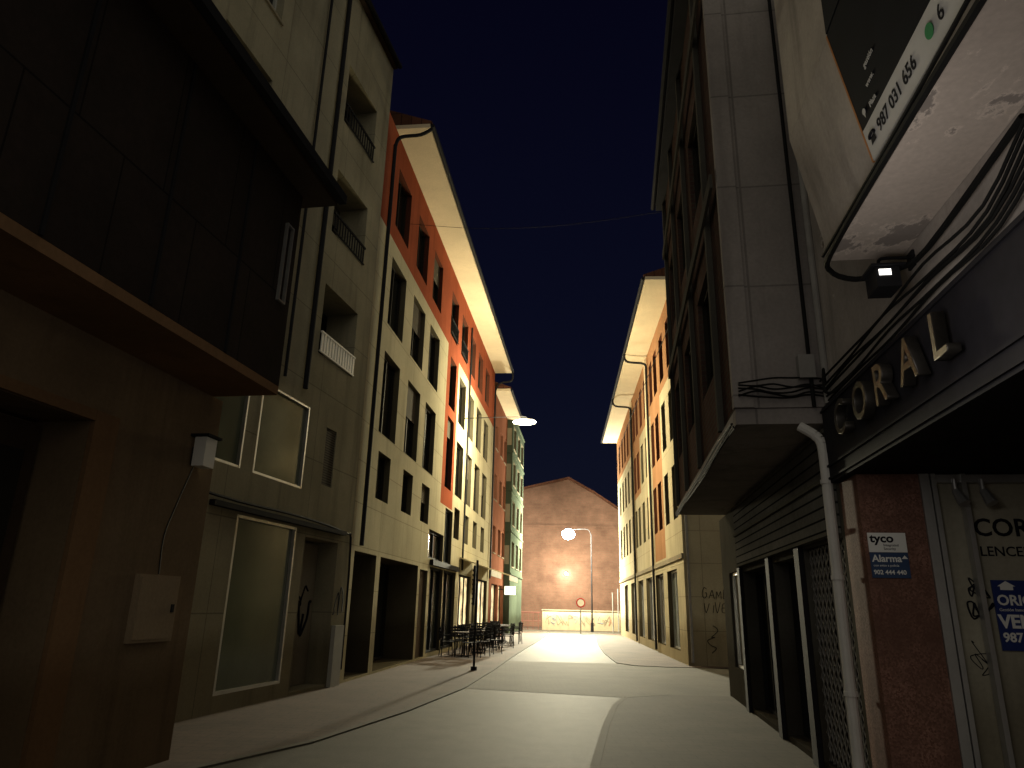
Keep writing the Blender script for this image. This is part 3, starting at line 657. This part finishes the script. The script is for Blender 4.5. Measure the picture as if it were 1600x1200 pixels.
def plight(name,loc,p,col,r=.15):
    l=bpy.data.lights.new(name,'POINT'); l.energy=p; l.color=col; l.shadow_soft_size=r
    o=bpy.data.objects.new(name,l); o.location=loc; COL.objects.link(o); return o
WARM=(1,.87,.53)
plight('main_lamp_light',(4.35,51.0,6.1),14000,(1,.91,.65),.5)
sp_=bpy.data.lights.new('main_lamp_beam','SPOT'); sp_.energy=36000; sp_.color=(1,.93,.66); sp_.spot_size=math.radians(88); sp_.spot_blend=1.0; sp_.shadow_soft_size=.5
so_=bpy.data.objects.new('main_lamp_beam',sp_); so_.location=(4.3,50.8,6.2); COL.objects.link(so_)
so_.rotation_euler=Vector((-.9,-9.5,-6.2)).to_track_quat('-Z','Y').to_euler()
plight('disc_light_down',c_-Vector((0,0,.4)),1900,WARM,.5)
plight('disc_light_up',c_+Vector((0,0,.6)),1500,WARM,.5)
plight('wall_lamp_light',(4.95,59.6,4.6),1100,(1,.88,.6),.3)
plight('flood_light',FR.P(3.2,2.95,1.1),25,(1,.92,.84),.45)  # added fill with no fixture, off the wall, brightens soffit and near shopfront
# sign post & traffic sign
SP=thing('sign_post','dark slim post carrying slatted street sign seen edge-on','sign',(-.81,19.4,0))
m_=MB(); m_.cyl((-.81,19.4,KH),(-.81,19.4,2.75),.03,n=10); m_.cyl((-.81,19.4,KH),(-.81,19.4,.10),.08,n=10); m_.obj('post','dmetal',SP)
m_=MB(); m_.box(-.90,-.845,19.2,19.6,1.6,2.6)
for k in range(8): m_.box(-.925,-.842,19.18,19.62,1.62+k*.12,1.66+k*.12)
m_.obj('sign_panel','dmetal',SP)
TS=thing('traffic_sign','round white traffic sign with red rim on grey post','traffic sign',(4.8,48,0))
m_=MB(); m_.cyl((4.8,48,0),(4.8,48,2.15),.035,n=8); m_.obj('post','pipe',TS)
m_=MB(); m_.cyl((4.8,47.95,1.9),(4.8,47.93,1.9),.3,n=24); m_.obj('rim','red',TS)
m_=MB(); m_.cyl((4.8,47.928,1.9),(4.8,47.92,1.9),.22,n=24); m_.obj('face','signw',TS)
for (x,y,h) in ((7.4,51.5,2.6),(8.0,53,2.9)):
    e=thing('post','plain grey metal post by the junction','post',(x,y,0)); m_=MB(); m_.cyl((x,y,0),(x,y,h),.04,n=8); m_.cyl((x,y,h),(x,y,h+.05),.06,n=8); m_.obj('shaft','pipe',e)
oc=thing('overhead_cable','thin black cable slung across the street','cable',(-2.3,18.1,12.1))
a=FC.P(18.1,12.1,.02); b_=FR.P(14.2,10.4,W+.02)
m_=MB(); m_.tube([a,a.lerp(b_,.33)+Vector((0,0,-.25)),a.lerp(b_,.66)+Vector((0,0,-.25)),b_],.006,n=5); m_.obj('wire','cable',oc)
oc2=thing('overhead_cable','thin black cable slung along the street','cable',FE.P(40,9.2,0))
a=FE.P(45,9.2,.02); b_=FR.P(14.2,7.6,W+.02)
m_=MB(); m_.tube([a,a.lerp(b_,.5)+Vector((-.6,0,-.4)),b_],.009,n=5,sub=8); m_.obj('wire','cable',oc2)
# ---------------------------------------------------------------- terrace
def make_chair():
    e=thing('cafe_chair','dark slatted cafe armchair on the terrace','chair',(0,0,0),'cafe chairs on the terrace')
    m_=MB(); m_.box(-.22,.22,-.22,.2,.43,.46); m_.obj('seat','dmetal',e)
    m_=MB()
    for k in range(4): m_.box(-.2,.2,.215+.012*k,.235+.012*k,.55+k*.09,.61+k*.09)
    m_.box(-.22,-.19,.2,.24,.47,.9); m_.box(.19,.22,.2,.24,.47,.9); m_.obj('backrest','dmetal',e)
    for sx in (-1,1):
        m_=MB(); m_.box(sx*.235-.02,sx*.235+.02,-.2,.2,.64,.67); m_.cyl((sx*.235,-.18,.44),(sx*.235,-.18,.64),.014,n=6); m_.obj('armrest','dmetal',e)
    for sx in (-1,1):
        for sy in (-1,1):
            m_=MB(); m_.cyl((sx*.2,sy*.19,.43),(sx*.23,sy*.22,0),.016,n=6); m_.obj('leg','dmetal',e)
    return e
def make_table():
    e=thing('cafe_table','small dark cafe table on the terrace','table',(0,0,0),'cafe tables on the terrace')
    m_=MB(); m_.cyl((0,0,.72),(0,0,.745),.36,n=20); m_.obj('table_top','wood',e)
    m_=MB(); m_.cyl((0,0,.03),(0,0,.72),.03,n=8); m_.obj('pedestal','dmetal',e)
    m_=MB(); m_.box(-.25,.25,-.03,.03,0,.03); m_.box(-.03,.03,-.25,-.031,0,.03); m_.box(-.03,.03,.031,.25,0,.03); m_.obj('foot','dmetal',e)
    return e
def dup(e,loc,rot):
    n=e.copy(); COL.objects.link(n); n.location=loc; n.rotation_euler=(0,0,rot)
    for c in e.children:
        k=c.copy(); COL.objects.link(k); k.parent=n; k.matrix_parent_inverse=Matrix.Identity(4)
    return n
bpy.context.view_layer.update()
ch=make_chair(); tb=make_table(); first=[True,True]
def place(e,i,loc,rot):
    if first[i]:
        first[i]=False
        e.location=loc; e.rotation_euler=(0,0,rot)
        for c in e.children: c.matrix_parent_inverse=Matrix.Identity(4)
        return
    dup(e,loc,rot)
rn=random.Random(11)
tables=[(24.6,1.0),(26.4,1.15),(28.3,.9),(30.0,1.2),(31.8,1.0),(33.4,1.2),(35.2,1.0)]
for (y,w) in tables:
    p=FC.P(y,KH,w); place(tb,1,p,rn.uniform(0,1))
    k=rn.choice([3,3,4]); a0=rn.uniform(0,6)
    for j in range(k):
        a_=a0+j*2*math.pi/k; q=p+Vector((math.cos(a_),math.sin(a_),0))*.6
        place(ch,0,q,a_-math.pi/2+rn.uniform(-.3,.3))
# ---------------------------------------------------------------- world, sun, camera
w=bpy.data.worlds.new('World'); sc.world=w; w.use_nodes=True; nt=w.node_tree; bg=nt.nodes['Background']
tc=N(nt,'ShaderNodeTexCoord'); s=N(nt,'ShaderNodeSeparateXYZ'); nt.links.new(tc.outputs['Generated'],s.inputs[0])
r=N(nt,'ShaderNodeValToRGB'); nt.links.new(s.outputs[2],r.inputs[0])
e=r.color_ramp.elements; e[0].position=0.0; e[0].color=(.0055,.0072,.016,1); e[1].position=.75; e[1].color=(.0014,.0014,.0066,1)
k=e.new(.3); k.color=(.003,.0038,.0122,1)
nt.links.new(r.outputs[0],bg.inputs[0]); bg.inputs[1].default_value=1.0
sl=bpy.data.lights.new('sun','SUN'); sl.energy=.98; sl.angle=math.radians(170); sl.color=(1,.92,.71)
so=bpy.data.objects.new('sun',sl); COL.objects.link(so)
dirv=Vector((-.14,.85,-.2)).normalized(); so.rotation_euler=dirv.to_track_quat('-Z','Y').to_euler()
cam=bpy.data.cameras.new('camera'); co=bpy.data.objects.new('camera',cam); COL.objects.link(co); sc.camera=co
cam.sensor_width=36; cam.lens=24.75; cam.clip_end=2000; cam.clip_start=.05
co.matrix_world=Matrix.Translation((0,0,1.6))@Matrix.Rotation(math.radians(107.5),4,'X')@Matrix.Rotation(math.radians(1.33),4,'Z')
sc.view_settings.view_transform='Standard'; sc.view_settings.look='None'; sc.view_settings.exposure=0
